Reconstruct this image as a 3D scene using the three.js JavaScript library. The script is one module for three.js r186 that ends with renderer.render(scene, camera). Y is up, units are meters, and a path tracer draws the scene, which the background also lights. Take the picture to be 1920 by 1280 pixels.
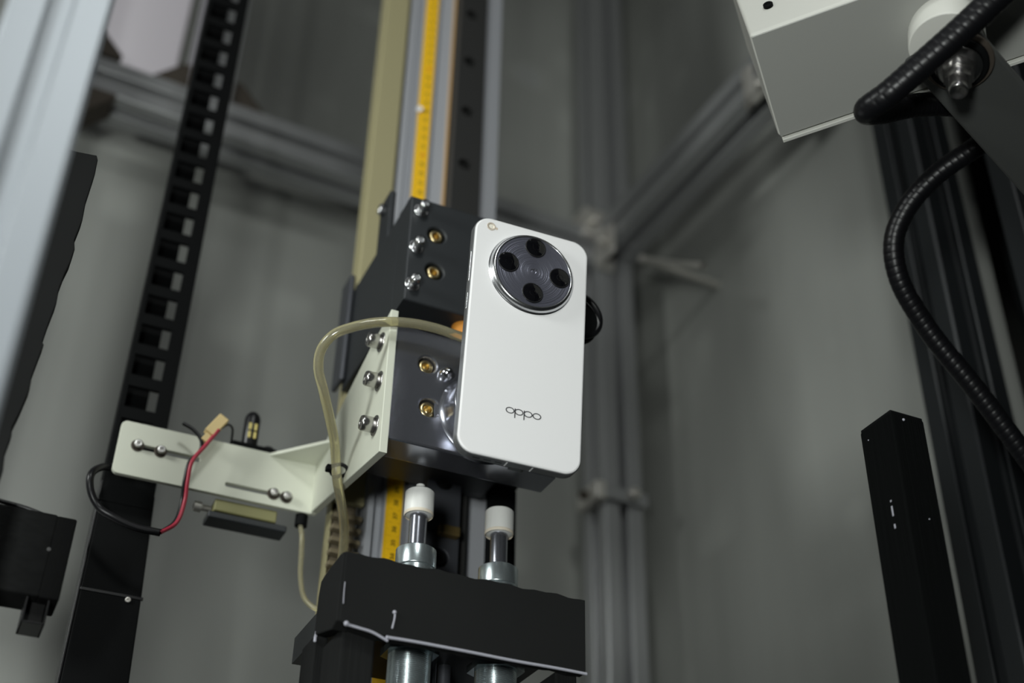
import * as THREE from 'three';
import { RoundedBoxGeometry } from 'three/addons/geometries/RoundedBoxGeometry.js';
import { mergeGeometries } from 'three/addons/utils/BufferGeometryUtils.js';
import { RectAreaLightUniformsLib } from 'three/addons/lights/RectAreaLightUniformsLib.js';

// ------------------------------------------------------------------ camera, light, exposure
const scene = new THREE.Scene();
scene.background = new THREE.Color(0x050505);
const V = (x, y, z) => new THREE.Vector3(x, y, z);
const camera = new THREE.PerspectiveCamera(29.627, 1.5, 0.05, 20);
camera.position.set(-0.2587, 1.08, 0.5597);
camera.up.set(-0.2489, 0.8271, 0.5039);
camera.lookAt(V(-0.2587 + 0.3373, 1.08 + 0.5618, 0.5597 - 0.7554));
camera.focus = 0.748;
camera.userData.fStop = 3.6;
scene.add(camera);

const renderer = new THREE.WebGLRenderer({ antialias: true });
renderer.toneMapping = THREE.LinearToneMapping;
renderer.toneMappingExposure = 1.0;
renderer.shadowMap.enabled = true;
RectAreaLightUniformsLib.init();

const LAMPS = [ // position, aim, size of the glowing square, radiance
  { pos: V(-0.50, 1.12, 0.75), aim: V(0.0, 1.5, 0.0), size: 0.12, power: 140 },
  { pos: V(-0.25, 2.12, 0.86), aim: V(0.0, 1.50, 0.0), size: 0.16, power: 36 },
  { pos: V(-0.98, 1.72, 0.16), aim: V(0.0, 1.45, -0.25), size: 0.22, power: 36 },  // unseen fill lamp, added to brighten the faces turned its way
];
for (const l of LAMPS) { const r = new THREE.RectAreaLight(0xfafffb, l.power, l.size, l.size); r.position.copy(l.pos); r.lookAt(l.aim); scene.add(r); }
const FILL_POS = V(-0.35, 2.66, 0.85), FILL_POWER = 1.2;
const fill = new THREE.RectAreaLight(0xf4f6ff, FILL_POWER, 0.9, 0.2);
fill.position.copy(FILL_POS); fill.lookAt(V(-0.35, 0, 0.8501)); scene.add(fill);

// ------------------------------------------------------------------ helpers
let seed = 7;
const rnd = () => { seed = (seed * 1664525 + 1013904223) >>> 0; return seed / 4294967296; };
const used = {};
function numbered(n) { const k = used[n] = (used[n] ?? -1) + 1; return k ? `${n}_${String(k).padStart(3, '0')}` : n; }
function tag(o, label, category, group, kind) {
  if (label) o.userData.label = label;
  if (category) o.userData.category = category;
  if (group) o.userData.group = group;
  if (kind) o.userData.kind = kind;
  return o;
}
function shadows(m) { m.castShadow = true; m.receiveShadow = true; return m; }
// a thing whose parts are given in world coordinates; its group stands at the base
function thing(name, label, category, base = [0, 0, 0], group) {
  const g = new THREE.Group(); g.name = numbered(name); g.position.set(...base); scene.add(g);
  tag(g, label, category, group); g.userData_base = V(...base); return g;
}
function part(parent, name, geo, mat, label) {
  const g = Array.isArray(geo) ? (geo.length > 1 ? merge(geo) : geo[0]) : geo;
  let r = parent; while (r && !r.userData_base) r = r.parent;
  if (r) g.translate(-r.userData_base.x, -r.userData_base.y, -r.userData_base.z);
  const m = shadows(new THREE.Mesh(g, mat)); m.name = name; parent.add(m);
  if (label) m.userData.label = label;
  return m;
}
function merge(list) {
  return mergeGeometries(list.map(g => { const q = g.index ? g.toNonIndexed() : g; for (const k of Object.keys(q.attributes)) if (!['position', 'normal', 'uv'].includes(k)) q.deleteAttribute(k); return q; }));
}
function box(x0, x1, y0, y1, z0, z1, r = 0.0008) {
  const w = Math.abs(x1 - x0), h = Math.abs(y1 - y0), d = Math.abs(z1 - z0);
  const g = r > 0 ? new RoundedBoxGeometry(w, h, d, 2, Math.min(r, w * .45, h * .45, d * .45)) : new THREE.BoxGeometry(w, h, d);
  return g.translate((x0 + x1) / 2, (y0 + y1) / 2, (z0 + z1) / 2);
}
function orient(geo, p, dir, along = V(0, 1, 0)) {
  const q = new THREE.Quaternion().setFromUnitVectors(along, dir.clone().normalize());
  return geo.applyQuaternion(q).translate(p.x, p.y, p.z);
}
function cyl(a, b, r0, r1 = r0, seg = 32, open = false) {
  const A = V(...a), B = V(...b), d = B.clone().sub(A);
  return orient(new THREE.CylinderGeometry(r1, r0, d.length(), seg, 1, open), A.clone().add(B).multiplyScalar(.5), d);
}
function lathe(profile, p, dir, seg = 40) { // profile [[r, along]...]
  return orient(new THREE.LatheGeometry(profile.map(q => new THREE.Vector2(q[0], q[1])), seg), V(...p), V(...dir));
}
function tube(points, r, n = 80, radial = 12) {
  const c = new THREE.CatmullRomCurve3(points.map(p => V(...p)), false, 'centripetal');
  return new THREE.TubeGeometry(c, n, r, radial, false);
}
function cap(p, r) { return new THREE.SphereGeometry(r, 14, 10).translate(...p); }
function extrude(shape, depth, bevel = 0, curve = 16) {
  return new THREE.ExtrudeGeometry(shape, { depth, bevelEnabled: bevel > 0, bevelThickness: bevel, bevelSize: bevel, bevelOffset: -bevel, bevelSegments: 2, curveSegments: curve });
}
function poly(pts) { const s = new THREE.Shape(); pts.forEach((p, i) => i ? s.lineTo(p[0], p[1]) : s.moveTo(p[0], p[1])); s.closePath(); return s; }
function roundRect(x0, x1, y0, y1, r) {
  const s = new THREE.Shape();
  s.moveTo(x0 + r, y0); s.lineTo(x1 - r, y0); s.absarc(x1 - r, y0 + r, r, -Math.PI / 2, 0); s.lineTo(x1, y1 - r); s.absarc(x1 - r, y1 - r, r, 0, Math.PI / 2);
  s.lineTo(x0 + r, y1); s.absarc(x0 + r, y1 - r, r, Math.PI / 2, Math.PI); s.lineTo(x0, y0 + r); s.absarc(x0 + r, y0 + r, r, Math.PI, Math.PI * 1.5);
  return s;
}
function holeRect(x0, x1, y0, y1) { const p = new THREE.Path(); p.moveTo(x0, y0); p.lineTo(x0, y1); p.lineTo(x1, y1); p.lineTo(x1, y0); p.closePath(); return p; }
function holeCirc(x, y, r) { const p = new THREE.Path(); p.absarc(x, y, r, 0, Math.PI * 2, true); return p; }
// T-slot aluminium extrusion, cross-section in x/y, running along z from 0 to length
function slotProfile(length, s = 0.045, open = 0.010, cav = 0.018, lip = 0.0045, deep = 0.012) {
  const h = s / 2, pts = [], rot = (p, k) => k === 0 ? p : rot([-p[1], p[0]], k - 1);
  for (let k = 0; k < 4; k++) for (const p of [[-h + .0015, -h], [-open / 2 - .001, -h], [-open / 2, -h + .001], [-open / 2, -h + lip], [-cav / 2, -h + lip], [-cav / 2 + .004, -h + deep], [cav / 2 - .004, -h + deep], [cav / 2, -h + lip], [open / 2, -h + lip], [open / 2, -h + .001], [open / 2 + .001, -h], [h - .0015, -h]]) pts.push(rot(p, k));
  return extrude(poly(pts), length);
}
// socket-head bolt pointing along dir with its seat at p
function socketHead(p, dir, r, len) {
  return lathe([[0, len * .45], [r * .5, len * .45], [r * .52, len * .97], [r * .55, len], [r * .88, len], [r, len * .86], [r, 0], [0, 0]], p, dir, 24);
}
function hexNut(p, dir, r, len) { return orient(new THREE.CylinderGeometry(r, r, len, 6).translate(0, len / 2, 0), V(...p), V(...dir)); }
function ring(p, dir, r0, r1, h) { return lathe([[r0, 0], [r0, h], [r1 - h * .3, h], [r1, h * .7], [r1, 0], [r0, 0]], p, dir, 32); }

// ------------------------------------------------------------------ materials
function noise2(x, y, s) { const h = (i, j) => { let n = (i * 374761393 + j * 668265263 + s * 974711) | 0; n = Math.imul(n ^ (n >>> 13), 1274126177); return ((n ^ (n >>> 16)) >>> 0) / 4294967296; }; const i = Math.floor(x), j = Math.floor(y), u = x - i, v = y - j, a = u * u * (3 - 2 * u), b = v * v * (3 - 2 * v); return (h(i, j) * (1 - a) + h(i + 1, j) * a) * (1 - b) + (h(i, j + 1) * (1 - a) + h(i + 1, j + 1) * a) * b; }
function dataTex(n, fn, srgb) {
  const d = new Uint8Array(n * n * 4);
  for (let y = 0; y < n; y++) for (let x = 0; x < n; x++) { const c = fn(x, y); d.set([c[0], c[1], c[2], 255], (y * n + x) * 4); }
  const t = new THREE.DataTexture(d, n, n); t.magFilter = THREE.LinearFilter; t.minFilter = THREE.LinearMipmapLinearFilter; t.generateMipmaps = true; t.wrapS = t.wrapT = THREE.RepeatWrapping;
  if (srgb) t.colorSpace = THREE.SRGBColorSpace; t.needsUpdate = true; return t;
}
const clamp = v => Math.max(0, Math.min(255, Math.round(v)));
const lin = (r, g = r, b = r) => new THREE.Color().setRGB(r, g, b);
const std = (c, o = {}) => new THREE.MeshStandardMaterial({ color: c, roughness: .5, metalness: 0, ...o });
const foamBump = dataTex(256, (x, y) => { const v = 120 + 90 * (noise2(x / 2.1, y / 2.1, 3) - .5) + 70 * (noise2(x / 5, y / 5, 5) - .5); return [clamp(v), clamp(v), clamp(v)]; });
const foamMap = dataTex(256, (x, y) => { let v = 232 + 30 * (noise2(x / 9, y / 9, 11) - .5); return [clamp(v), clamp(v), clamp(v)]; }, true);
const wallMap = dataTex(512, (x, y) => {
  const a = noise2(x / 60, y / 110, 21) - .5, b = noise2(x / 17, y / 48, 22) - .5, c = noise2(x / 5, y / 90, 23) - .5, sm = Math.max(0, noise2(x / 34, y / 30, 29) - .72) * 90;
  const v = 218 + 54 * a + 14 * b + 4 * c + sm; return [clamp(v), clamp(v), clamp(v * .985)];
}, true);
const wallRough = dataTex(256, (x, y) => { const v = 170 + 80 * (noise2(x / 20, y / 40, 31) - .5) + 40 * (noise2(x / 6, y / 20, 32) - .5); return [clamp(v), clamp(v), clamp(v)]; });
const brushBump = dataTex(256, (x, y) => { const v = 128 + 60 * (noise2(x / 1.2, y / 60, 41) - .5); return [clamp(v), clamp(v), clamp(v)]; });
const M = {
  wall: std(lin(.345, .353, .342), { map: wallMap, roughness: .75, roughnessMap: wallRough }),
  roomWall: std(lin(.12, .122, .12), { roughness: .8 }),
  ceiling: std(lin(.14, .142, .142), { roughness: .9 }),
  floor: std(lin(.10, .102, .105), { roughness: .6 }),
  alu: std(lin(.25, .27, .295), { metalness: .3, roughness: .45 }),
  aluFrame: std(lin(.33, .335, .34), { metalness: .6, roughness: .38 }),
  aluTower: std(lin(.40, .41, .44), { metalness: .25, roughness: .42 }),
  foam: new THREE.MeshPhysicalMaterial({ color: lin(.0135, .014, .014), specularIntensity: .25, map: foamMap, roughness: .95, bumpMap: foamBump, bumpScale: .0004 }),
  foamEdge: std(lin(.36, .36, .41), { roughness: .9 }),
  black: new THREE.MeshPhysicalMaterial({ color: lin(.0036, .0040, .0042), roughness: .65, specularIntensity: .16 }),
  blackGloss: new THREE.MeshPhysicalMaterial({ color: lin(.006, .006, .007), roughness: .34, specularIntensity: .7 }),
  rubber: std(lin(.009), { roughness: .75 }),
  anod: std(lin(.026, .029, .032), { roughness: .42, metalness: .3 }),
  anodLight: std(lin(.065, .068, .078), { roughness: .4, metalness: .5 }),
  rail: std(lin(.030, .030, .029), { roughness: .5, metalness: .4 }),
  hole: std(lin(.004), { roughness: .9 }),
  steel: std(lin(.36, .37, .42), { metalness: .9, roughness: .22 }),
  chrome: std(lin(.72, .72, .73), { metalness: 1, roughness: .16 }),
  boltSteel: std(lin(.46, .45, .44), { metalness: 1, roughness: .26 }),
  zinc: std(lin(.55, .62, .64), { metalness: .88, roughness: .26 }),
  brass: std(lin(.60, .49, .27), { metalness: 1, roughness: .28 }),
  orange: std(lin(.55, .22, .03), { roughness: .5 }),
  cream: std(lin(.60, .615, .52), { roughness: .48 }),
  duct: std(lin(.31, .28, .155), { roughness: .55 }),
  ductDark: std(lin(.10, .08, .05), { roughness: .8 }),
  shell: std(lin(.55, .55, .51), { roughness: .45 }),
  armGrey: std(lin(.045, .047, .045), { roughness: .5 }),
  nylon: new THREE.MeshPhysicalMaterial({ color: lin(.80, .80, .77), roughness: .45, transmission: .12, thickness: .008, ior: 1.5, attenuationColor: lin(.9, .85, .7), attenuationDistance: .02 }),
  nylonRim: std(lin(.70, .63, .52), { roughness: .6 }),
  hose: new THREE.MeshPhysicalMaterial({ color: lin(.72, .68, .48), roughness: .12, transmission: .78, thickness: .004, ior: 1.42, attenuationColor: lin(.55, .5, .28), attenuationDistance: .012 }),
  redWire: std(lin(.42, .02, .05), { roughness: .4 }),
  connector: std(lin(.72, .55, .26), { roughness: .5 }),
  gold: std(lin(.62, .52, .18), { metalness: .3, roughness: .5 }),
  white: std(lin(.82), { roughness: .6 }),
  phoneBack: new THREE.MeshPhysicalMaterial({ color: lin(.79, .785, .79), roughness: .38, clearcoat: .35, clearcoatRoughness: .25 }),
  phoneFrame: std(lin(.22, .225, .23), { metalness: .8, roughness: .5 }),
  phoneDark: std(lin(.015), { roughness: .4 }),
  camRing: std(lin(.74, .75, .77), { metalness: 1, roughness: .22 }),
  camPlate: new THREE.MeshPhysicalMaterial({ color: lin(.26, .265, .335), metalness: .88, roughness: .29, clearcoat: .5, clearcoatRoughness: .05 }),
  lensGlass: new THREE.MeshPhysicalMaterial({ color: lin(.003, .003, .004), roughness: .06, clearcoat: 1, clearcoatRoughness: .02 }),
  lensInner: std(lin(.008, .008, .009), { metalness: .3, roughness: .4 }),
  print: std(lin(.03, .03, .035), { roughness: .5 }),
  rust: std(lin(.075, .062, .05), { metalness: .5, roughness: .6 }),
  lightMetal: std(lin(.60, .58, .54), { metalness: .7, roughness: .35 }),
  screen: std(lin(.004), { roughness: .1 }),
};
M.undersideShade = std(lin(.31, .313, .293), { roughness: .5 });  // shell colour darkened: the shade under the housing is put in here
M.foamDark = new THREE.MeshPhysicalMaterial({ color: lin(.0035, .004, .004), specularIntensity: .12, map: foamMap, roughness: .95, bumpMap: foamBump, bumpScale: .0004 });
M.fingerShade = std(lin(.17, .14, .085), { roughness: .6 });  // duct beige darkened, the shadow over the fingers is in the colour
M.wallDark = new THREE.MeshPhysicalMaterial({ color: lin(.007, .0085, .009), roughness: .9, specularIntensity: .25 });
M.postDark = std(lin(.013, .015, .0165), { roughness: .45, metalness: .3 });

// ------------------------------------------------------------------ the room (turned a little against the tower)
const TURN = 0.047, O = V(0.328, 0, -0.49);
const AX = V(Math.cos(TURN), 0, -Math.sin(TURN)), BZ = V(Math.sin(TURN), 0, Math.cos(TURN));
const room = (x, y, z) => O.clone().addScaledVector(AX, x).addScaledVector(BZ, z).setY(y);
function uvMetres(g, k = 1) { // box faces: uv in metres from position and normal
  const p = g.attributes.position, n = g.attributes.normal, uv = g.attributes.uv;
  for (let i = 0; i < p.count; i++) { const ax = Math.abs(n.getX(i)), ay = Math.abs(n.getY(i)); uv.setXY(i, (ax > .6 ? p.getZ(i) : p.getX(i)) * k, (ay > .6 ? p.getZ(i) : p.getY(i)) * k); }
  return g;
}
function slab(name, x0, x1, y0, y1, z0, z1, mat) {
  const g = uvMetres(box(x0, x1, y0, y1, z0, z1, 0), 1.0);
  const m = shadows(new THREE.Mesh(g, mat)); m.name = name; m.position.copy(room(0, 0, 0)); m.rotation.y = TURN; m.userData.kind = 'structure'; scene.add(m); return m;
}
const RX0 = -2.1, RZ1 = 2.1, RY = 2.75;
slab('floor', RX0 - .05, 1.2, -.05, 0, -.13, RZ1 + .05, M.floor);
slab('ceiling', RX0 - .05, 1.2, RY, RY + .05, -.13, RZ1 + .05, M.ceiling);
slab('wall_back', RX0 - .05, 1.2, 0, RY, -.13, -.08, M.wall);
slab('wall_right', .08, .13, 0, RY, -.08, .420, M.wall);
slab('wall_right_dark', .15, .20, 0, RY, .420, RZ1, M.wallDark).userData.label = 'near-black panel beyond the grey wall, beside the dark posts';
slab('wall_left', RX0 - .05, RX0, 0, RY, -.08, RZ1, M.roomWall);
slab('wall_front', RX0, .20, 0, RY, RZ1, RZ1 + .05, M.roomWall);

// a frame member: axis 'x', 'y' or 'z' of the room, from a to b, centred at the two other room coordinates
function member(name, label, axis, a, b, c1, c2, mat = M.aluFrame, s = .045) {
  const t = new THREE.Group(); t.name = numbered(name); t.rotation.y = TURN; scene.add(t);
  const g = slotProfile(Math.abs(b - a), s);
  if (axis === 'y') { g.rotateX(-Math.PI / 2); t.position.copy(room(c1, a, c2)); }
  if (axis === 'x') { g.rotateY(Math.PI / 2); t.position.copy(room(a, c1, c2)); }
  if (axis === 'z') { t.position.copy(room(c1, c2, a)); }
  t.userData_base = V(0, 0, 0);
  tag(t, label, 'frame bar');
  part(t, 'extrusion', g, mat);
  return t;
}
member('corner_post', 'vertical grey aluminium extrusion standing in the corner where the two grey walls meet', 'y', 0, RY - .002, 0, 0);
const RAILY = 2.008;
member('wall_rail', 'blurred aluminium rail running from the corner post along the wall behind the tower', 'x', -2.08, -.0235, RAILY, 0);
member('wall_rail', 'blurred aluminium rail slanting up from the corner post towards the white camera housing', 'z', .0235, .395, 0, 2.022);
member('wall_post', 'short upright aluminium extrusion above the wall rail behind the slotted black post', 'y', 2.032, RY - .002, -.485, 0);
member('wall_post', 'aluminium upright behind the bright foreground extrusion, next to the backlit panel', 'y', 0, RY - .002, -.632, .046);
member('dark_post', 'dark slotted upright at the end of the grey wall behind the looping conduit', 'y', 0, RY - .002, .058, .425, M.postDark);
member('dark_post', 'second dark upright further along the near-black panel behind the conduit', 'y', 0, RY - .002, .075, .525, M.postDark, .05);

// brackets where the frame meets; local axes are the room's
function roomThing(name, label, category, x, y, z, group) {
  const t = new THREE.Group(); t.name = numbered(name); t.rotation.y = TURN; t.position.copy(room(x, y, z)); scene.add(t); t.userData_base = V(0, 0, 0);
  return tag(t, label, category, group);
}
function gusset(label, x, y, z, sx, sy, size = .034) {
  const t = roomThing('gusset_bracket', label, 'bracket', x, y, z);
  const s = poly([[0, 0], [sx * size, 0], [sx * size, sy * .004], [sx * .006, sy * size], [0, sy * size]]);
  part(t, 'web', extrude(s, .003).translate(0, 0, -.016), M.rust); part(t, 'web', extrude(s, .003).translate(0, 0, .013), M.rust);
  const d = Math.hypot(size - .006, size - .004), a = Math.atan2(sy * (size - .004), -sx * (size - .006));
  const pl = box(-d / 2, d / 2, -.0015, .0015, -.016, .016, .0005).rotateZ(a).translate(sx * (size + .006) / 2, sy * (size + .004) / 2, 0);
  part(t, 'cover', pl, M.rust);
}
gusset('dark triangular bracket above the rail, between the backlit panel and the slotted black post', -.5085, 2.0315, 0, -1, 1);
gusset('dark triangular bracket above the rail, just past the slotted black post towards the tower', -.4615, 2.0315, 0, 1, 1);
gusset('small dark bracket under the rail, close to the bright foreground extrusion', -.6085, 1.9845, .01, 1, -1);
gusset('small dark bracket above the rail, under the lower corner of the backlit panel', -.6085, 2.0315, .01, 1, 1, .03);
function jointNode(label, x, y, z) {
  const t = roomThing('corner_joint', label, 'bracket', x, y, z);
  part(t, 'bracket_plate', [box(-.046, -.0232, -.02, .02, -.018, .0305, .003), box(-.026, .0, -.02, .02, .0235, .0305, .003)], M.lightMetal);
  part(t, 'bracket_plate', [box(-.030, -.0235, -.062, -.022, .026, .062, .003), box(-.030, -.006, -.062, -.022, .0235, .0300, .003)], M.lightMetal);
  part(t, 'bolt', [socketHead([-.0300, -.042, .050], [-1, 0, 0], .006, .008)], M.lightMetal);
  part(t, 'bolt', [socketHead([-.034, 0, .0305], [0, 0, 1], .006, .008)], M.lightMetal);
  part(t, 'bolt', [socketHead([-.016, -.044, .0300], [0, 0, 1], .006, .008)], M.rust);
  return t;
}
jointNode('cluster of metal brackets and bolts on the corner post where the two rails meet', 0, 2.035, 0);
{ const t = roomThing('latch_rod', 'thin pale rod sticking out beside the corner joint over the grey wall', 'rod', -.018, 1.935, .105);
  part(t, 'rod', tube([[0, 0, 0], [-.002, -.04, .05], [-.004, -.085, .11]], .0035, 16, 10), M.lightMetal);
  part(t, 'pivot', [cyl([-.004, 0, 0], [.0975, 0, 0], .004)], M.lightMetal); }
{ const t = roomThing('rail_clamp', 'pale metal clamp on the slanting rail beside the white camera housing', 'bracket', -.0235, 2.0, .318);
  part(t, 'clamp_plate', [box(-.006, 0, -.026, .026, -.008, .006, .002), box(-.006, 0, -.026, -.012, -.008, .034, .002)], M.lightMetal);
  part(t, 'bolt', socketHead([-.006, -.019, .022], [-1, 0, 0], .006, .008), M.lightMetal); }
{ const t = roomThing('post_splice', 'small clamp with bolts halfway down the corner post, right of the foam covered stop', 'bracket', 0, 1.69, 0);
  part(t, 'clamp_plate', [box(-.036, -.0235, -.010, .010, -.012, .0285, .002)], M.lightMetal);
  part(t, 'clamp_plate', [box(-.0265, .026, -.008, .008, .0235, .0285, .002)], M.aluFrame);
  part(t, 'bolt', socketHead([.006, .002, .0285], [0, 0, 1], .006, .008), M.lightMetal);
  part(t, 'bolt', socketHead([-.036, 0, .008], [-1, 0, 0], .005, .007), M.rust); }

// backlit panel high on the wall
{ const t = roomThing('backlit_panel', 'softly glowing pale panel with rounded corners high on the wall beside the foreground extrusion', 'lamp', -.56, 2.085, -.078);
  part(t, 'surround', [box(-.045, .048, 0, .5, 0, .012, .004)], M.lightMetal);
  const g = extrude(roundRect(-.042, .045, .004, .48, .018), .006, .001).translate(0, 0, .012);
  const em = std(lin(.30, .29, .305), { roughness: .6, emissive: lin(.36, .345, .365), emissiveIntensity: .55 });
  part(t, 'diffuser', g, em, 'glowing pale diffuser');
  const l = new THREE.RectAreaLight(0xf2ecff, .3, .08, .46); const p = room(-.56, 2.33, -.056); l.position.copy(p); l.lookAt(p.clone().add(BZ)); scene.add(l); }

// ------------------------------------------------------------------ the lamps that light the place, some added only as fill
LAMPS.forEach(({ pos, aim, size }, i) => {
  const t = new THREE.Group(); t.name = numbered('panel_lamp'); scene.add(t); t.position.copy(pos); t.lookAt(aim); t.userData_base = V(0, 0, 0);
  tag(t, ['small square panel lamp on the low stand in front of the tower', 'square panel lamp on the tall stand high behind the camera', 'largest square lamp, an unseen fill added on the tall stand beside the tower'][i], 'lamp');
  const h = size / 2, s = h + .012;
  part(t, 'housing', box(-s, s, -s, s, -.045, -.012, .006), M.black);
  part(t, 'bezel', [box(-s, s, s - .010, s, -.012, -.002, .001), box(-s, s, -s, -s + .010, -.012, -.002, .001), box(-s, -s + .010, -s + .01, s - .01, -.012, -.002, .001), box(s - .010, s, -s + .01, s - .01, -.012, -.002, .001)], M.black);
  part(t, 'diffuser', box(-h, h, -h, h, -.011, -.005, .001), std(lin(.8), { emissive: lin(1, 1, 1), emissiveIntensity: 3 }));
  const b = pos.clone().add(pos.clone().sub(aim).normalize().multiplyScalar(.07 + size * .45));
  const q = thing('lamp_stand', ['low black tripod stand behind the small square panel lamp', 'tall black tripod stand of the lamp high behind the camera', 'tall black tripod stand added to carry the fill lamp beside the tower'][i], 'stand', [b.x, 0, b.z]);
  part(q, 'pole', cyl([b.x, .02, b.z], [b.x, b.y, b.z], .011), M.black);
  const e = pos.clone().add(b.clone().sub(pos).normalize().multiplyScalar(.05)); part(q, 'head', cyl([b.x, b.y, b.z], [e.x, e.y, e.z], .010), M.black);
  for (let k = 0; k < 3; k++) { const a = k * 2.094 + .5; part(q, 'leg', cyl([b.x, .35, b.z], [b.x + .25 * Math.cos(a), .01, b.z + .25 * Math.sin(a)], .008), M.black); }
});
{ const t = thing('fill_lamp', 'long flat fill lamp added on the ceiling of the chamber', 'lamp', [FILL_POS.x, RY - .06, FILL_POS.z]);  // added out of view for a weak ambient fill
  part(t, 'housing', box(FILL_POS.x - .47, FILL_POS.x + .47, FILL_POS.y + .012, RY, FILL_POS.z - .12, FILL_POS.z + .12, .006), M.shell);
  part(t, 'diffuser', box(FILL_POS.x - .45, FILL_POS.x + .45, FILL_POS.y + .004, FILL_POS.y + .012, FILL_POS.z - .1, FILL_POS.z + .1, .002), std(lin(.8), { emissive: lin(1), emissiveIntensity: 1 })); }

// ------------------------------------------------------------------ the tower: aluminium module with guide rail and tape
{
  const t = thing('linear_module', 'tall grey aluminium linear module with black guide rail and yellow tape behind the phone', 'linear guide', [.02, 0, -.24]);
  const f = -.2;
  const sec = poly([[-.024, f], [-.0198, f], [-.0198, f - .007], [-.0126, f - .007], [-.0126, f], [.0014, f], [.0014, f - .005], [.0044, f - .005], [.0044, f], [.0162, f], [.0162, f - .005], [.0458, f - .005], [.0458, f], [.063, f],
    [.063, -.225], [.055, -.225], [.055, -.235], [.063, -.235], [.063, -.28], [-.024, -.28], [-.024, -.255], [-.016, -.255], [-.016, -.245], [-.024, -.245], [-.024, -.225], [-.016, -.225], [-.016, -.215], [-.024, -.215]].map(p => [p[0], -p[1]]));
  part(t, 'extrusion', extrude(sec, 2.35).rotateX(-Math.PI / 2).translate(0, .02, 0), M.aluTower);
  part(t, 'base_plate', box(-.045, .062, 0, .02, -.31, -.20, .002), M.anod);
  // guide rail: bored front and solid body
  const fr = poly([[.0172, .4], [.0425, .4], [.0425, 2.32], [.0172, 2.32]]), hy = [];
  for (let y = .48; y < 2.3; y += .0597) { const yy = y + .0028; hy.push(yy); }
  for (const y of hy) fr.holes.push(holeCirc(.0278, y, .0056));
  const rail = part(t, 'guide_rail', [extrude(fr, .008, 0, 20).translate(0, 0, -.193), box(.0180, .0417, .4, 2.32, -.205, -.193, .0004), box(.0172, .0180, .4, 2.32, -.205, -.200, 0), box(.0417, .0425, .4, 2.32, -.205, -.200, 0)], M.rail, 'black guide rail with counterbored holes');
  for (const y of hy) if (y > 1.3 && y < 2.15) part(rail, 'rail_screw', socketHead([.0278, y, -.1931], [0, 0, 1], .0040, .0035), M.hole);
  part(t, 'rail_wiper', box(.0150, .0171, .4, 2.32, -.2005, -.1985, .0003), std(lin(.45, .28, .12), { roughness: .6 }), 'tan strip along the rail');
  // tape measure print
  const c = document.createElement('canvas'); c.width = 128; c.height = 2048; const x = c.getContext('2d');
  x.fillStyle = '#f0bd14'; x.fillRect(0, 0, 128, 2048);
  for (let k = 0; k <= 200; k++) { const y = k * 10.24, L = k % 10 === 0 ? 60 : k % 5 === 0 ? 34 : 20; x.fillStyle = k % 10 === 0 ? 'rgba(120,50,10,.75)' : 'rgba(60,45,10,.55)'; x.fillRect(0, y, L, 1.6); x.fillRect(128 - L * .5, y, L * .5, 1.6); }
  for (let k = 0; k < 20; k++) { x.save(); x.translate(78, 2048 - (k + .5) * 102.4); x.rotate(-Math.PI / 2); x.fillStyle = k % 10 === 0 ? '#c03a12' : '#3a2c08'; x.font = 'bold 46px sans-serif'; x.textAlign = 'center'; x.textBaseline = 'middle'; x.fillText(String(k + 20), 0, 0); x.restore(); }
  const tt = new THREE.CanvasTexture(c); tt.colorSpace = THREE.SRGBColorSpace; tt.wrapT = THREE.RepeatWrapping; tt.repeat.set(1, 10); tt.anisotropy = 8;
  const tp = part(t, 'tape_measure', box(-.0114, .0004, .3, 2.3, -.2002, -.1993, 0), std(lin(1, 1, 1), { map: tt, roughness: .5 }), 'yellow tape measure');
  part(tp, 'tape_screw', socketHead([-.0105, 1.8535, -.1994], [0, 0, 1], .0028, .003), M.white);
}
{ // beige wire duct on the tower's left
  const t = thing('wire_duct', 'beige plastic wire duct standing beside the tape side of the tower', 'wire duct', [-.037, 0, -.23]);
  part(t, 'cover', box(-.0475, -.0262, 1.478, 2.35, -.206, -.2005, .0015), M.duct, 'smooth beige cover');
  part(t, 'trough', [box(-.0470, -.0458, .05, 2.35, -.2185, -.2085, .0004), box(-.0470, -.0265, .05, 2.35, -.2200, -.2185, .0004)], M.duct);
  part(t, 'cable_bundle', [box(-.0445, -.0285, .05, 2.3, -.2180, -.2095, .002)], M.ductDark, 'dark cables inside the duct');
  for (let k = 0; k < 26; k++) { const y = 1.470 - k * .0088; part(t, 'finger', box(-.0472, -.0265, y - .0034, y, -.2080, -.2010, .0008), M.fingerShade); }
}
{ // black block at the right of the profile
  const t = thing('side_buffer', 'plain black upright block beside the lower right edge of the aluminium module', 'block', [.073, 0, -.22]);
  part(t, 'body', box(.0635, .0835, 0, 1.512, -.25, -.192, .0015), M.black);
  part(t, 'top_plate', box(.0635, .0835, 1.512, 1.520, -.25, -.190, .001), M.rubber);
}
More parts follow.
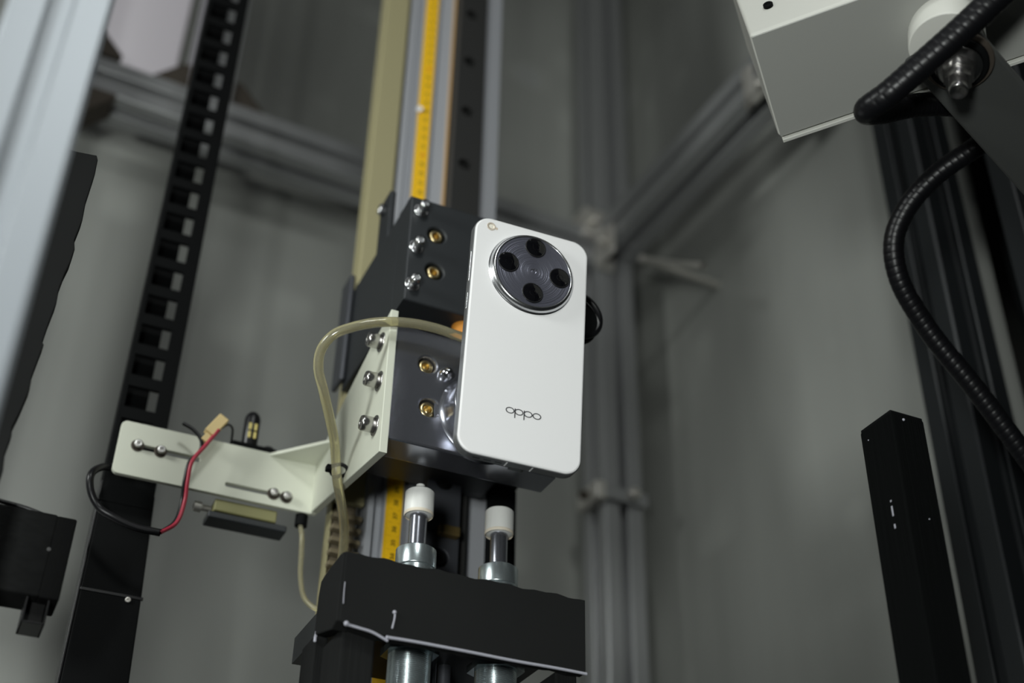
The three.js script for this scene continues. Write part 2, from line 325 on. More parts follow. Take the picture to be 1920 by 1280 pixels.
{ // end stop plate over the rail with two black screws
  const t = thing('rail_end_stop', 'dark grey plate with two black socket screws at the rail behind the white bumper caps', 'plate', [.022, 1.26, -.18]);
  const s = poly([[.0085, 1.26], [.0330, 1.26], [.0330, 1.512], [.0085, 1.512]]); s.holes.push(holeCirc(.0205, 1.4955, .0065), holeCirc(.0195, 1.4385, .0065));
  part(t, 'plate', extrude(s, .010, .0006).translate(0, 0, -.1835), M.anodLight);
  part(t, 'screw', socketHead([.0205, 1.4955, -.183], [0, 0, 1], .0055, .010), M.black); part(t, 'screw', socketHead([.0195, 1.4385, -.183], [0, 0, 1], .0055, .010), M.black);
  part(t, 'spacer', box(.016, .031, 1.453, 1.460, -.1728, -.166, .001), std(lin(.12, .085, .03), { metalness: .5, roughness: .5 }), 'thin brass spacer');
}

// ------------------------------------------------------------------ upper carriage
{
  const t = thing('upper_carriage', 'dark anodised carriage block with three silver and two brass screws above the hose', 'carriage', [0, 1.562, -.13]);
  const s = poly([[-.0515, 1.562], [.055, 1.562], [.055, 1.648], [-.0515, 1.648]]); s.holes.push(holeCirc(-.0318, 1.6205, .0062), holeCirc(-.0318, 1.5905, .0062));
  part(t, 'front_plate', [extrude(s, .022, .0012).translate(0, 0, -.0982)], M.anod);
  part(t, 'side_plate', box(-.0515, -.0425, 1.562, 1.648, -.200, -.0985, .001), M.anod);
  part(t, 'side_flange', box(-.0560, -.0517, 1.567, 1.660, -.212, -.191, .002), M.anodLight);
  part(t, 'back_plate', box(-.0420, .0560, 1.575, 1.648, -.180, -.160, .001), M.anod);
  part(t, 'guide_block', box(-.0100, .0560, 1.585, 1.640, -.1598, -.100, .001), M.black);
  for (const [x, y] of [[-.0440, 1.6370], [-.0455, 1.6057], [-.0465, 1.5748]]) { const b = part(t, 'clamp_screw', socketHead([x, y, -.0752], [0, 0, 1], .0036, .0095), M.chrome); part(b, 'washer', ring([x, y, -.0752], [0, 0, 1], .003, .0052, .0012), M.chrome); }
  for (const y of [1.6205, 1.5905]) part(t, 'counterbored_screw', socketHead([-.0318, y, -.088], [0, 0, 1], .0052, .012), M.brass, 'brass coloured socket screw in a counterbore');
  part(t, 'rubber_bumper', cyl([-.004, 1.5618, -.088], [-.004, 1.5415, -.088], .0085), M.orange, 'orange rubber bumper');
  const r = part(t, 'roller_bracket', [box(-.0505, -.0455, 1.648, 1.695, -.150, -.128, .0015)], M.anod);
  part(r, 'roller_screw', socketHead([-.0505, 1.683, -.139], [-1, 0, 0], .0045, .004), M.chrome);
}
// ------------------------------------------------------------------ lower carriage with vacuum gripper
{
  const t = thing('gripper_carriage', 'polished steel plate with brass screws and a round turned boss behind the phone', 'carriage', [0, 1.459, -.13]);
  const s = poly([[-.0555, 1.4589], [.0560, 1.4589], [.0560, 1.541], [-.0555, 1.541]]); s.holes.push(holeCirc(-.0329, 1.5166, .0056), holeCirc(-.0300, 1.4864, .0062));
  part(t, 'front_plate', extrude(s, .0206, .0014).translate(0, 0, -.0956), M.steel);
  part(t, 'back_block', box(-.050, .052, 1.494, 1.535, -.184, -.0975, .001), M.anod);
  part(t, 'guide_shoe', box(-.022, .015, 1.520, 1.541, -.190, -.184, .001), M.black);
  const k1 = part(t, 'brass_screw', socketHead([-.0329, 1.5166, -.086], [0, 0, 1], .0050, .010), M.brass), k2 = part(t, 'brass_screw', socketHead([-.0300, 1.4864, -.086], [0, 0, 1], .0055, .010), M.brass);
  part(t, 'dome_screw', lathe([[0, .0085], [.0024, .0078], [.0040, .0055], [.0046, .002], [.0046, 0], [0, 0]], [-.0208, 1.5120, -.0752], [0, 0, 1]), M.chrome);
  part(t, 'turned_boss', lathe([[.0310, 0], [.0300, .0008], [.0275, .0020], [.0256, .0050], [.0248, .0090], [.0248, .0175], [.0236, .0190], [.0130, .0190], [.0110, .0200], [.0110, .058], [0, .058]], [.0045, 1.488, -.0752], [0, 0, 1], 64), M.steel);
  part(t, 'suction_cup', lathe([[.006, 0], [.010, .001], [.012, .006], [.020, .0105], [.021, .012], [.0195, .012], [0, .009]], [.002, 1.493, -.0185], [0, 0.0717, .996], 48), M.rubber);
  part(t, 'cross_bar', cyl([.010, 1.496, -.030], [.044, 1.546, -.030], .005), M.anod);
  const d = part(t, 'side_disc', lathe([[0, .008], [.0150, .008], [.0172, .006], [.0176, .003], [.0160, 0], [0, 0]], [.0462, 1.5475, -.034], [0, 0, 1], 48), M.black, 'round black rubber disc');
  part(d, 'rim', lathe([[.0150, 0], [.0172, .0008], [.0178, .002], [.0172, .0032], [.0150, .004]], [.0462, 1.5475, -.0255], [0, 0, 1], 48), M.blackGloss);
}
// ------------------------------------------------------------------ cream bracket with arm
{
  const t = thing('sensor_bracket', 'cream sheet metal bracket bolted to the carriage with a long slotted arm', 'bracket', [-.07, 1.46, -.14]);
  const pl = poly([[.069, 1.547], [.069, 1.4459], [.2096, 1.4695], [.2096, 1.507], [.165, 1.5255], [.105, 1.541]]); // (-z, y)
  const pg = extrude(pl, .0040, .0005).rotateY(Math.PI / 2).translate(-.0602, 0, 0);
  part(t, 'side_plate', pg, M.cream);
  const arm = roundRect(-.1925, -.0575, 1.4685, 1.507, .004);
  const slot = (x0, x1, y, h) => { const p = new THREE.Path(); const r = h / 2; p.moveTo(x0, y - r); p.absarc(x0, y, r, -Math.PI / 2, Math.PI / 2, true); p.lineTo(x1, y + r); p.absarc(x1, y, r, Math.PI / 2, -Math.PI / 2, true); p.closePath(); return p; };
  arm.holes.push(slot(-.1795, -.1405, 1.4902, .0036), slot(-.1185, -.0790, 1.4768, .0030));
  part(t, 'arm', extrude(arm, .0028, .0004).translate(0, 0, -.2124), M.cream);
  part(t, 'bend', cyl([-.0588, 1.4690, -.2105], [-.0588, 1.5068, -.2105], .0022), M.cream);
  part(t, 'gusset', extrude(poly([[-.094, .2098], [-.0602, .2098], [-.0602, .170]]), .0022).rotateX(-Math.PI / 2).translate(0, 1.5045, 0), M.cream);
  for (const [y, z] of [[1.5305, -.083], [1.5000, -.080], [1.4690, -.0805]]) { const b = part(t, 'hex_bolt', socketHead([-.0616, y, z], [-1, 0, 0], .0048, .0085), M.boltSteel); part(b, 'washer', ring([-.0602, y, z], [-1, 0, 0], .0032, .0066, .0015), M.boltSteel); }
  for (const [x, y] of [[-.1800, 1.4905], [-.1650, 1.4898], [-.0875, 1.4770], [-.0785, 1.4765]]) { const b = part(t, 'arm_screw', socketHead([x, y, -.2085], [0, 0, 1], .0028, .0035), M.boltSteel); part(b, 'washer', ring([x, y, -.2096], [0, 0, 1], .0022, .0042, .001), M.rust); }
}
{ const t = thing('light_sensor', 'small black sensor tower with gold windows standing behind the cream arm', 'sensor', [-.104, 1.507, -.219]);
  const y0 = 1.5075, x = -.1062, z = -.2205;
  part(t, 'base', box(-.119, -.088, y0, y0 + .0055, -.229, -.2130, .0012), M.black);
  const tw = part(t, 'tower', lathe([[0, .0285], [.0030, .0278], [.0048, .0255], [.0055, .0225], [.0055, 0], [0, 0]], [x, y0 + .005, z], [0, 1, 0], 24), M.blackGloss);
  for (const dx of [-.0019, .0019]) for (const dy of [.0108, .0172]) part(tw, 'window', box(x + dx - .0010, x + dx + .0010, y0 + dy, y0 + dy + .0052, z + .0046, z + .0056, .0003), M.gold);
  part(t, 'button', lathe([[0, .004], [.0032, .0036], [.0040, .002], [.0040, 0], [0, 0]], [-.0925, y0 + .0055, -.221], [0, 1, 0], 20), M.rubber); }
{ const t = thing('cylinder_module', 'flat olive and black module hanging just under the cream arm', 'actuator', [-.104, 1.455, -.222]);
  part(t, 'olive_block', box(-.124, -.082, 1.4590, 1.4675, -.232, -.2135, .001), std(lin(.22, .21, .09), { roughness: .5 }));
  part(t, 'lower_rail', box(-.127, -.074, 1.4540, 1.4588, -.230, -.2145, .001), M.anod);
  part(t, 'end_fitting', [cyl([-.1245, 1.463, -.222], [-.136, 1.463, -.222], .0022), cyl([-.131, 1.463, -.222], [-.136, 1.463, -.222], .0036)], M.lightMetal); }
{ const t = thing('wire_harness', 'black cable loop turning into twisted red and black wires with a yellow plug', 'cable', [-.16, 1.43, -.2]);
  part(t, 'black_cable', tube([[-.1820,1.4800,-.2190],[-.1905,1.4765,-.2185],[-.1985,1.4725,-.2140],[-.2045,1.4619,-.2070],[-.2023,1.4518,-.2083],[-.1954,1.4427,-.2093],[-.1851,1.4356,-.2047],[-.1718,1.4300,-.2002],[-.1574,1.4275,-.1957]], .0024, 70), M.blackGloss);
  part(t, 'red_wire', tube([[-.1574,1.4275,-.1957],[-.1485,1.4371,-.1979],[-.1456,1.4528,-.1981],[-.1465,1.4664,-.1950],[-.1463,1.4787,-.1924],[-.1397,1.4923,-.1926],[-.1329,1.5060,-.1925]], .0013, 60, 8), M.redWire, 'red wire');
  part(t, 'black_wire', tube([[-.1571,1.4291,-.1983],[-.1492,1.4385,-.1999],[-.1470,1.4537,-.2006],[-.1482,1.4668,-.1966],[-.1474,1.4796,-.1946],[-.1419,1.4893,-.1958],[-.1426,1.4966,-.1947],[-.1488,1.5032,-.1951],[-.1559,1.5066,-.1958]], .0013, 70, 8), M.blackGloss, 'black wire with a loose end');
  part(t, 'thin_lead', tube([[-.1315,1.5080,-.1935],[-.1262,1.5150,-.1990],[-.1220,1.5165,-.2050],[-.1200,1.5125,-.2120],[-.1190,1.5100,-.2200]], .0008, 40, 8), M.blackGloss);
  const c = new RoundedBoxGeometry(.0075, .0165, .006, 2, .0008); c.rotateZ(-.52).translate(-.1345, 1.5092, -.1945);
  part(t, 'plug', c, M.connector, 'yellow plastic plug');
  const c2 = new RoundedBoxGeometry(.0050, .0060, .0045, 2, .0006); c2.rotateZ(-.52).translate(-.1395, 1.4985, -.1945); part(t, 'plug_socket', c2, M.connector); }
// ------------------------------------------------------------------ hoses
{ const t = thing('air_hose', 'translucent yellowish hose arching out from behind the phone and down past the cream bracket', 'hose', [-.08, 1.41, -.1]);
  part(t, 'tubing', tube([[.0080,1.5330,-.0600],[-.0021,1.5346,-.0599],[-.0156,1.5338,-.0599],[-.0328,1.5351,-.0600],[-.0469,1.5345,-.0602],[-.0604,1.5324,-.0611],[-.0730,1.5294,-.0637],[-.0851,1.5247,-.0673],[-.0946,1.5196,-.0727],[-.0991,1.5120,-.0803],[-.0978,1.5027,-.0867],[-.0915,1.4931,-.0936],[-.0825,1.4839,-.1066],[-.0740,1.4755,-.1200],[-.0692,1.4670,-.1290],[-.0658,1.4575,-.1340],[-.0565,1.4462,-.1490],[-.0480,1.4390,-.1680],[-.0425,1.4251,-.1859],[-.0411,1.4080,-.1960],[-.0405,1.3800,-.1970]], .0031, 160, 14), M.hose); }
{ const t = thing('cable_tie', 'black cable tie around the hose at the lower edge of the cream bracket', 'cable tie', [-.064, 1.465, -.135]);
  const g = new THREE.TorusGeometry(.0052, .0012, 8, 28); g.rotateX(Math.PI / 2 - .35).translate(-.0650, 1.4640, -.1345); part(t, 'strap', g, M.blackGloss);
  part(t, 'head', box(-.0735, -.0690, 1.4620, 1.4660, -.137, -.132, .0008), M.black); }
{ const t = thing('drain_tube', 'thin yellowish tube hanging in a loop below the bend of the cream arm', 'hose', [-.06, 1.40, -.21]);
  part(t, 'tubing', tube([[-.0653,1.4650,-.2140],[-.0650,1.4580,-.2130],[-.0644,1.4533,-.2110],[-.0630,1.4408,-.2120],[-.0609,1.4251,-.2150],[-.0567,1.4116,-.2155],[-.0508,1.4046,-.2114],[-.0444,1.4022,-.2060],[-.0380,1.4040,-.1990]], .0017, 70, 10), M.hose);
  part(t, 'fitting', cyl([-.0650, 1.4605, -.2145], [-.0650, 1.4685, -.2145], .0042), M.black, 'black push-in fitting'); }

// ------------------------------------------------------------------ smartphone
{
  const t = thing('smartphone', 'white smartphone with a large round camera island hanging upright in front of the carriage', 'smartphone', [.0004, 1.4997, .0002]);
  t.userData_base = V(0, 0, 0);
  t.quaternion.setFromRotationMatrix(new THREE.Matrix4().makeBasis(V(.9987, -.0135, .0496), V(.0099, .9973, .0723), V(-.0505, -.0717, .9962)));
  const W = .0743 / 2, H = .1573 / 2, D = .00785;
  // the back face lies at z = 0, the screen at z = -D
  part(t, 'frame', extrude(roundRect(-W, W, -H, H, .0105), D - .0030, .0009, 24).translate(0, 0, -D + .0014), M.phoneFrame);
  part(t, 'back_panel', extrude(roundRect(-W + .0004, W - .0004, -H + .0004, H - .0004, .0102), .0006, .0011, 24).translate(0, 0, -.0017), M.phoneBack);
  part(t, 'screen', extrude(roundRect(-W + .001, W - .001, -H + .001, H - .001, .0098), .0004, .0004, 24).translate(0, 0, -D - .0001), M.screen);
  const cx = .0005, cy = .0458, R = .0268;
  const P = (prof) => lathe(prof, [cx, cy, 0], [0, 0, 1], 96);
  const isl = part(t, 'camera_island', P([[R + .0006, 0], [R + .0002, .0006], [R - .0004, .0009], [R - .0006, .0022], [R - .0016, .0036], [R - .0026, .0038], [R - .0030, .0034], [R - .0030, .0006]]), M.camRing, 'polished metal ring');
  // the island's top: a disc spun like a brushed dial
  const dp = [[0, .00345]]; for (let r = .0001; r < R - .0029; r += .00016) dp.push([r, .00345 + (rnd() - .5) * .00010]);
  part(isl, 'dial', lathe(dp, [cx, cy, 0], [0, 0, 1], 128), M.camPlate, 'slate grey dial with fine turned grooves');
  for (const [x, y] of [[.0008, .0630], [-.0158, .0478], [.0172, .0460], [.0005, .0307]]) {
    const l = part(t, 'lens', lathe([[.0067, 0], [.0067, .0005], [.0064, .0007], [.0060, .0006]], [x, y, .0034], [0, 0, 1], 40), M.lensInner);
    part(l, 'lens_glass', lathe([[0, .0009], [.003, .00085], [.0063, .0005], [.0063, 0]], [x, y, .0034], [0, 0, 1], 40), M.lensGlass);
    part(l, 'lens_core', lathe([[.0019, .00001], [.0021, .00005], [.0023, .00001]], [x, y, .00427], [0, 0, 1], 32), M.lensGlass);
  }
  // centre emblem: a slanted letter-like mark
  const em = (pts) => tube(pts.map(p => [cx + p[0] * .001, cy + .0012 + p[1] * .001, .0035]), .00016, 12, 6);
  part(isl, 'emblem', [em([[-1.9, -1.0], [-1.2, 1.0]]), em([[-.3, -1.0], [.4, 1.0]]), em([[-1.6, 0], [.1, 0]]), em([[1.2, -1], [1.5, 0], [1.9, 1]])], M.phoneDark);
  const fl = part(t, 'flash', ring([-.0270, .0722, 0], [0, 0, 1], .0016, .0028, .0003), std(lin(.62, .55, .46), { metalness: .4, roughness: .4 }));
  part(fl, 'flash_lens', lathe([[0, .0002], [.0016, .0001], [.0016, 0]], [-.0270, .0722, 0], [0, 0, 1], 24), std(lin(.8, .76, .66), { roughness: .2 }));
  part(fl, 'sensor_dot', lathe([[0, .0002], [.0009, .0001], [.0009, 0]], [-.0236, .0716, 0], [0, 0, 1], 16), std(lin(.62, .52, .42), { roughness: .4 }));
  // the maker's word: o p p o
  const oval = (x, y, rx, ry, w) => { const s = new THREE.Shape(); s.absellipse(x, y, rx, ry, 0, Math.PI * 2); const h = new THREE.Path(); h.absellipse(x, y, rx - w * 1.15, ry - w, 0, Math.PI * 2, true); s.holes.push(h); return extrude(s, .00012, 0, 28); };
  const lg = (g) => g.translate(.0006, -.0474, .00001);
  const rx = .00265, ry = .00195, w = .00052;
  for (const [k, x] of [['o', -.0080], ['p', -.0026], ['p', .0029], ['o', .0082]]) {
    const gs = [oval(x, 0, rx, ry, w)];
    if (k === 'p') gs.push(box(x - rx - .00005, x - rx + .00055, -.0041, .0018, 0, .00012, 0));
    part(t, 'letter', lg(merge(gs)), M.print);
  }
  part(t, 'volume_button', box(-W - .0004, -W + .0004, .032, .053, -.0052, -.0028, .0003), M.camRing);
  part(t, 'power_button', box(-W - .0004, -W + .0004, .013, .024, -.0052, -.0028, .0003), M.camRing);
  part(t, 'port', extrude(roundRect(-.0045, .0045, -.0055, -.0027, .0013), .0006).rotateX(Math.PI / 2).translate(0, -H + .0005, 0).translate(.001, 0, -.0082 + .0041), M.phoneDark, 'charging port');
  const bot = (x0, x1, m, nm) => part(t, nm, box(x0, x1, -H - .0001, -H + .0006, -.0048, -.0034, .0004), m);
  bot(-.026, -.0215, M.phoneDark, 'speaker_slot'); bot(-.0195, -.015, M.phoneDark, 'speaker_slot'); bot(-.013, -.0085, M.phoneDark, 'speaker_slot');
  for (const x of [-.0065, .0085]) part(t, 'antenna_line', box(x - .0004, x + .0004, -H - .0001, -H + .001, -.0064, -.0015, 0), M.white);
}

// ------------------------------------------------------------------ foam covered stop with two shock absorbers
{
  const t = thing('foam_stop', 'black foam covered stop frame with ragged white cut edge under the shock absorbers', 'stop frame', [-.01, 0, -.09]);
  const wob = (x) => .0006 * Math.sin(x * 190) + .0005 * Math.sin(x * 430 + 1);
  const fp = []; fp.push([-.0800, 1.3325]);
  for (let i = 0; i <= 30; i++) { const x = -.0765 + i * (.0625 + .0765) / 30; fp.push([x, (x < -.055 ? 1.3310 - (x + .0765) * .16 : 1.3285 + wob(x) * .6)]); }
  for (let i = 0; i <= 40; i++) { const x = .0628 - i * (.0628 + .080) / 40; fp.push([x, 1.3712 + wob(x) * .7 + (i > 37 ? .0006 : 0)]); }
  part(t, 'front_panel', extrude(poly(fp), .007, .0007).translate(0, 0, -.058), M.foam);
  const lp = [[.0505, 1.3705], [.056, 1.3712], [.078, 1.3700], [.088, 1.3685], [.0905, 1.3600], [.0905, 1.3400], [.088, 1.3375], [.0700, 1.3330], [.058, 1.3300], [.0510, 1.3325]];
  part(t, 'side_panel', extrude(poly(lp), .007, .0007).rotateY(Math.PI / 2).translate(-.0808, 0, 0), M.foam);
  part(t, 'side_panel', box(-.0805, -.073, .04, 1.3395, -.116, -.0915, .0012), M.foam);
  part(t, 'leg', box(-.0755, -.0570, 0, 1.3330, -.114, -.0590, .0012), M.foam);
  part(t, 'leg', box(.0480, .0615, 0, 1.3300, -.130, -.0590, .0012), M.foam);
  part(t, 'carrier_plate', (() => { const s = poly([[-.072, .0595], [.0615, .0595], [.0615, .168], [-.072, .168]]); s.holes.push(holeCirc(-.020, .108, .0127), holeCirc(.0335, .108, .0127)); return extrude(s, .016).rotateX(-Math.PI / 2).translate(0, 1.349, 0); })(), M.anod);
  part(t, 'strut', cyl([-.002, 1.349, -.125], [-.002, 1.325, -.125], .005), M.steel);
  part(t, 'strut', cyl([.010, 1.349, -.130], [.010, 1.27, -.130], .004), M.anodLight);
  const eg = [];
  const path = (pts, r) => { eg.push(tube(pts, r, 40, 6)); eg.push(cap(pts[0], r * 1.15)); eg.push(cap(pts[pts.length - 1], r)); };
  path([[-.0762, 1.3310, -.0502], [-.0690, 1.3302, -.0502], [-.0620, 1.3293, -.0502], [-.0560, 1.3272, -.0502], [-.0535, 1.3262, -.0502]], .00075);
  path([[-.0535, 1.3280, -.0502], [-.040, 1.3283, -.0502], [-.010, 1.3282, -.0502], [.020, 1.3278, -.0502], [.045, 1.3280, -.0502], [.0625, 1.3278, -.0502]], .00085);
  path([[-.0503, 1.3420, -.0500], [-.0503, 1.3395, -.0500], [-.0507, 1.3365, -.0500], [-.0512, 1.3335, -.0500]], .0005);
  eg.push(cap([-.0506, 1.3422, -.0500], .0011), cap([-.0762, 1.3313, -.0500], .0014));
  path([[-.0790, 1.3535, -.0501], [-.0790, 1.3470, -.0501], [-.0788, 1.3420, -.0501]], .00025);
  path([[-.0806, 1.3392, -.0885], [-.0806, 1.3370, -.0905], [-.0806, 1.3352, -.0905]], .0009);
  part(t, 'cut_edge', eg, M.foamEdge, 'pale frayed foam core along the cut edges');
}
function shockAbsorber(name, label, x, z) {
  const t = thing(name, label, 'shock absorber', [x, 1.20, z], 'shock absorbers in the foam covered stop');
  const prof = [[0, 0], [.0112, 0], [.0121, .001]];
  for (let k = 0; k <= 288; k++) prof.push([.0121 + .00038 * Math.sin(k * Math.PI / 2), .074 + k * .00027]);
  prof.push([.0112, .153], [.0112, .198], [.006, .199], [0, .199]);
  part(t, 'threaded_body', lathe(prof, [x, 1.20, z], [0, 1, 0], 48), M.zinc);
  part(t, 'lock_nut', hexNut([x, 1.3430, z], [0, 1, 0], .0170, .0045), M.zinc);
  part(t, 'collar', lathe([[.0060, .0130], [.0105, .0130], [.0122, .0118], [.0122, .0010], [.0110, 0], [.0060, 0]], [x, 1.3955, z], [0, 1, 0], 48), M.zinc);
  part(t, 'rod', cyl([x, 1.398, z], [x, 1.4335, z], .0054), M.steel);
  const c = part(t, 'cap', lathe([[0, .0158], [.0078, .0158], [.0090, .0146], [.0090, .0012], [.0084, 0], [.0056, -.0006], [0, -.0006]], [x, 1.4315, z], [0, 1, 0], 40), M.nylon, 'white nylon bumper cap');
  part(c, 'stained_rim', lathe([[.0086, -.0004], [.0091, .0004], [.0091, .0014], [.0086, .0018]], [x, 1.4310, z], [0, 1, 0], 40), M.nylonRim);
  return t;
}
const sa = shockAbsorber('shock_absorber', 'zinc shock absorber with a white nylon cap and small nub, beside the yellow tape', -.0200, -.108);
{ const c = sa.clone(); c.name = numbered('shock_absorber'); c.position.set(.0335, 1.1990, -.108); tag(c, 'zinc shock absorber whose white cap stands before the black upright block', 'shock absorber', 'shock absorbers in the foam covered stop'); scene.add(c); }
part(sa.getObjectByName('cap'), 'nub', (() => { const g = cyl([-.0200, 1.4470, -.108], [-.0200, 1.4517, -.108], .0030, .0027, 20); return g.translate(.0200 - .0200, 0, 0); })(), M.nylon);

// ------------------------------------------------------------------ black slotted post
{
  const t = thing('slotted_post', 'tall black slotted upright behind the end of the cream arm', 'post', [-.178, 0, -.243]);
  const s = poly([[-.1945, 1.46], [-.1600, 1.46], [-.1630, 2.45], [-.1945, 2.45]]);
  for (let k = 0; k < 34; k++) { const y = 1.506 + k * .0258; s.holes.push(holeRect(-.1912, -.1702, y, y + .0168)); }
  part(t, 'slotted_face', extrude(s, .0025, .0003).translate(0, 0, -.2375), M.black);
  part(t, 'inner_strip', box(-.1940, -.1750, 1.46, 2.45, -.252, -.2500, 0), M.black);
  part(t, 'side_web', box(-.1945, -.1925, 1.46, 2.45, -.2515, -.2378, .0003), M.black);
  part(t, 'solid_foot', extrude(poly([[-.1935, 0], [-.1500, 0], [-.1520, 1.30], [-.1560, 1.40], [-.1595, 1.47], [-.1935, 1.47]]), .018, .0008).translate(0, 0, -.2540), M.black);
  part(t, 'side_trim', [box(-.1950, -.1937, .02, 1.475, -.2545, -.2445, .0004), box(-.1952, -.1937, .02, 1.475, -.2425, -.2360, .0005)], M.blackGloss, 'glossy black edge trim');
  part(t, 'tape_wrap', box(-.1938, -.1548, 1.398, 1.400, -.2365, -.2348, .0003), M.blackGloss);
  part(t, 'glint_screw', socketHead([-.1640, 1.3965, -.2355], [0, 0, 1], .0018, .0016), M.lightMetal);
}
// ------------------------------------------------------------------ things at the near left
{ const t = thing('foreground_extrusion', 'bright blurred aluminium extrusion close to the lens at the edge of the picture', 'frame bar', [-.2835, 0, .15]);
  const g = slotProfile(2.5, .037, .0085, .017, .0025, .010).rotateX(-Math.PI / 2).translate(-.2815, 0, .1515);
  part(t, 'extrusion', g, M.alu);
  part(t, 'foot', box(-.32, -.25, -.0, .006, .11, .19, .001), M.anod); }
{ const t = thing('foam_strip_post', 'black post faced with a ragged strip of foam beside the bright foreground extrusion', 'post', [-.268, 0, -.08]);
  const pts = [[-.2790, 1.2], [-.2790, 1.596], [-.2635, 1.5945], [-.2515, 1.5960], [-.2503, 1.5930]];
  const edge = [[-.2498, 1.582], [-.2502, 1.572], [-.2507, 1.560], [-.2500, 1.547], [-.2506, 1.540], [-.2514, 1.532], [-.2500, 1.526], [-.2504, 1.517], [-.2518, 1.508], [-.2526, 1.497], [-.2520, 1.488], [-.2532, 1.474], [-.2538, 1.462], [-.2528, 1.4605], [-.2540, 1.446], [-.2544, 1.440], [-.2538, 1.432], [-.2552, 1.420], [-.2572, 1.408], [-.2564, 1.404], [-.2572, 1.393], [-.2560, 1.384], [-.2566, 1.370], [-.2562, 1.30], [-.2570, 1.2]];
  for (const e of edge) pts.push(e);
  part(t, 'foam_facing', extrude(poly(pts.reverse()), .008, .0006).translate(0, 0, -.0735), M.foam);
  part(t, 'core', box(-.2800, -.2590, 0, 1.590, -.100, -.0742, .001), M.black); }
{ const t = thing('foam_beam', 'short horizontal beam wrapped in black foam at the lower edge of the foam strip post', 'beam', [-.25, 1.34, -.118]);
  part(t, 'foam_wrap', box(-.3400, -.2228, 1.3405, 1.3872, -.135, -.1105, .0014), M.foam);
  part(t, 'end_flap', box(-.2234, -.2128, 1.3402, 1.3868, -.136, -.1108, .0012), M.foam);
  const tb = part(t, 'tube_end', [box(-.2290, -.2278, 1.3265, 1.3410, -.131, -.112, .0003), box(-.2182, -.2170, 1.3265, 1.3410, -.131, -.112, .0003), box(-.2290, -.2170, 1.3265, 1.3410, -.132, -.1308, .0003), box(-.2290, -.2170, 1.3265, 1.3275, -.131, -.112, .0003)], M.blackGloss, 'open square tube end');
  part(tb, 'lining', box(-.2276, -.2184, 1.3278, 1.3405, -.1306, -.1200, .0003), M.hole);
  part(t, 'cord', tube([[-.275, 1.393, -.116], [-.255, 1.3905, -.115], [-.240, 1.3890, -.1145], [-.230, 1.3868, -.114]], .0013, 30, 8), M.blackGloss);
  part(t, 'scuff', lathe([[0, .0003], [.0009, .0002], [.0011, 0]], [-.2237, 1.3668, -.1104], [0, 0, 1], 12), std(lin(.12), { roughness: .9 })); }
// ------------------------------------------------------------------ foam post at the right
{ const t = thing('foam_post', 'square black foam covered post with a flat top standing before the grey wall', 'post', [.197, 0, .072]);
  part(t, 'foam_wrap', box(.1850, .2085, 0, 1.4560, .0575, .0850, .0014), M.foamDark);
  part(t, 'top_cap', box(.1855, .2080, 1.4555, 1.4575, .0580, .0845, .0006), M.black);
  const s = []; for (const [y, h] of [[1.399, .006], [1.390, .0025], [1.405, .001]]) s.push(box(.1848, .1851, y - h / 2, y + h / 2, .0735, .0745, 0));
  s.push(cap([.1935, 1.4525, .0851], .0008), cap([.1993, 1.3925, .0851], .0004), cap([.1850, 1.4480, .0640], .0004));
  for (const g of s) part(t, 'scuff', g, M.foamEdge); }

// ------------------------------------------------------------------ white camera housing with its arm and conduit
const E1 = V(.70, .14, .70).normalize(), E3 = V(.09, .97, -.23); E3.addScaledVector(E1, -E3.dot(E1)).normalize();
const E2 = E3.clone().cross(E1);
const K = V(.062, 1.628, .157);
{
  const t = thing('camera_housing', 'large off-white sheet metal camera housing overhead with a round boss on its underside', 'camera housing', [K.x, K.y, K.z]);
  t.userData_base = V(0, 0, 0);
  t.quaternion.setFromRotationMatrix(new THREE.Matrix4().makeBasis(E1, E3, E2.clone().negate()));
  part(t, 'shell', box(0, .26, 0, .11, -.0715, 0, .0022), M.shell);
  part(t, 'shaded_underside', box(.0010, .26, -.0006, .002, -.0708, -.0012, .0003), M.undersideShade, 'underside of the housing with its shade put into the grey');
  part(t, 'rear_lip', box(.0015, .26, -.0022, .08, -.0745, -.0722, .0004), M.shell);
  part(t, 'boss', lathe([[.0205, 0], [.0205, .020], [.0195, .0212], [0, .0212]], [.104, .001, -.036], [-.25, -1, 0], 48), M.shell);
  part(t, 'shell_screw', socketHead([.0155, .024, 0], [0, 0, 1], .0028, .002), M.black);
}
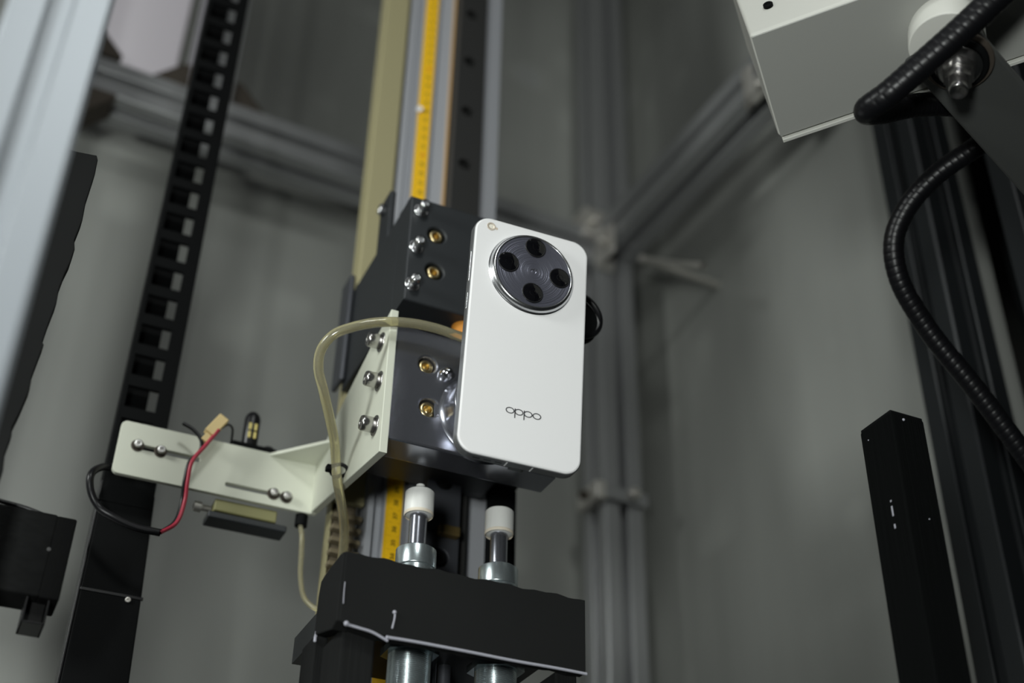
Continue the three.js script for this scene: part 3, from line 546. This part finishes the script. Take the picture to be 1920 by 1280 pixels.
{
  const p0 = V(.1602, 1.6045, .2085), N = E3.clone().multiplyScalar(-1).addScaledVector(E1, -.3).normalize();
  const u = E2.clone().addScaledVector(E1, .5); u.addScaledVector(N, -u.dot(N)).normalize(); const v = N.clone().cross(u);
  const t = thing('mounting_arm', 'dark grey flat arm bolted under the camera housing and running to the wall', 'bracket', [p0.x, p0.y, p0.z]);
  t.userData_base = V(0, 0, 0);
  t.quaternion.setFromRotationMatrix(new THREE.Matrix4().makeBasis(u, N, u.clone().cross(N)));
  // local: x along the arm, y towards the viewer (down), z across
  part(t, 'arm', box(-.0165, .345, -.0045, 0, -.0180, .0235, .0042), M.armGrey);
  part(t, 'wide_washer', ring([0, 0, 0], [0, 1, 0], .006, .0185, .0022), M.rust);
  part(t, 'rubber_washer', ring([0, .0022, 0], [0, 1, 0], .006, .0158, .0025), M.black);
  part(t, 'flange_nut', [lathe([[.004, .0047], [.0128, .0047], [.0122, .0070], [.0086, .0084], [.004, .0084]], [0, 0, 0], [0, 1, 0], 32), hexNut([0, .0080, 0], [0, 1, 0], .0090, .0070)], M.boltSteel);
  part(t, 'nut', hexNut([0, .0152, 0], [0, 1, 0], .0076, .0055), M.boltSteel);
  part(t, 'stud', lathe([[0, .0282], [.0030, .0282], [.0044, .0297], [.0051, .0285], [.0051, .019], [0, .019]], [0, 0, 0], [0, 1, 0], 24), M.boltSteel);
  const b = part(t, 'end_bolt', socketHead([.1040, 0, -.0045], [0, 1, 0], .0062, .007), M.lightMetal); part(b, 'washer', ring([.1040, 0, -.0045], [0, 1, 0], .004, .0085, .0015), M.black);
  const e = part(t, 'end_screw', socketHead([.062, 0, -.009], [0, 1, 0], .003, .001), M.armGrey);
}
{
  const t = thing('conduit', 'black spiral-ribbed cable conduit looping under the camera housing and down past the wall', 'cable', [.2, 1.46, .1]);
  const pts = [[0.1585,1.6174,0.2653],[0.1499,1.6070,0.2498],[0.1396,1.5953,0.2312],[0.1291,1.5845,0.2118],[0.1198,1.5755,0.1931],[0.1167,1.5750,0.1794],[0.1332,1.5870,0.1719],[0.1594,1.6025,0.1726],[0.1940,1.6178,0.1716],[0.2288,1.6312,0.1613],[0.2500,1.6408,0.1449],[0.2456,1.6390,0.1283],[0.2362,1.6329,0.1063],[0.2292,1.6204,0.0834],[0.2281,1.6045,0.0684],[0.2368,1.5847,0.0576],[0.2601,1.5595,0.0492],[0.2965,1.5234,0.0452],[0.3332,1.4854,0.0400],[0.3610,1.4600,0.0335]].map(p => V(...p));
  const c = new THREE.CatmullRomCurve3(pts, false, 'centripetal'), L = c.getLength(), n = 1100, rad = 18, pitch = .0046;
  const fr = c.computeFrenetFrames(n, false), pos = [], uv = [], idx = [];
  for (let i = 0; i <= n; i++) { const p = c.getPointAt(i / n), s = i / n * L;
    for (let j = 0; j <= rad; j++) { const a = j / rad * Math.PI * 2, ph = (s / pitch - a / (Math.PI * 2)) % 1, w = ((ph + 1) % 1);
      const r = .0066 + .0011 * Math.max(0, 1 - s / .22) - .00026 * Math.exp(-Math.pow((w - .5) / .10, 2)); const x = Math.cos(a), y = Math.sin(a);
      pos.push(p.x + r * (x * fr.normals[i].x + y * fr.binormals[i].x), p.y + r * (x * fr.normals[i].y + y * fr.binormals[i].y), p.z + r * (x * fr.normals[i].z + y * fr.binormals[i].z)); uv.push(s, a); } }
  for (let i = 0; i < n; i++) for (let j = 0; j < rad; j++) { const q = i * (rad + 1) + j; idx.push(q, q + 1, q + rad + 1, q + 1, q + rad + 2, q + rad + 1); }
  const g = new THREE.BufferGeometry(); g.setAttribute('position', new THREE.Float32BufferAttribute(pos, 3)); g.setAttribute('uv', new THREE.Float32BufferAttribute(uv, 2)); g.setIndex(idx); g.computeVertexNormals();
  part(t, 'sleeve', g, new THREE.MeshPhysicalMaterial({ color: lin(.005, .005, .006), roughness: .36, specularIntensity: .55 }));
}
renderer.render(scene, camera);
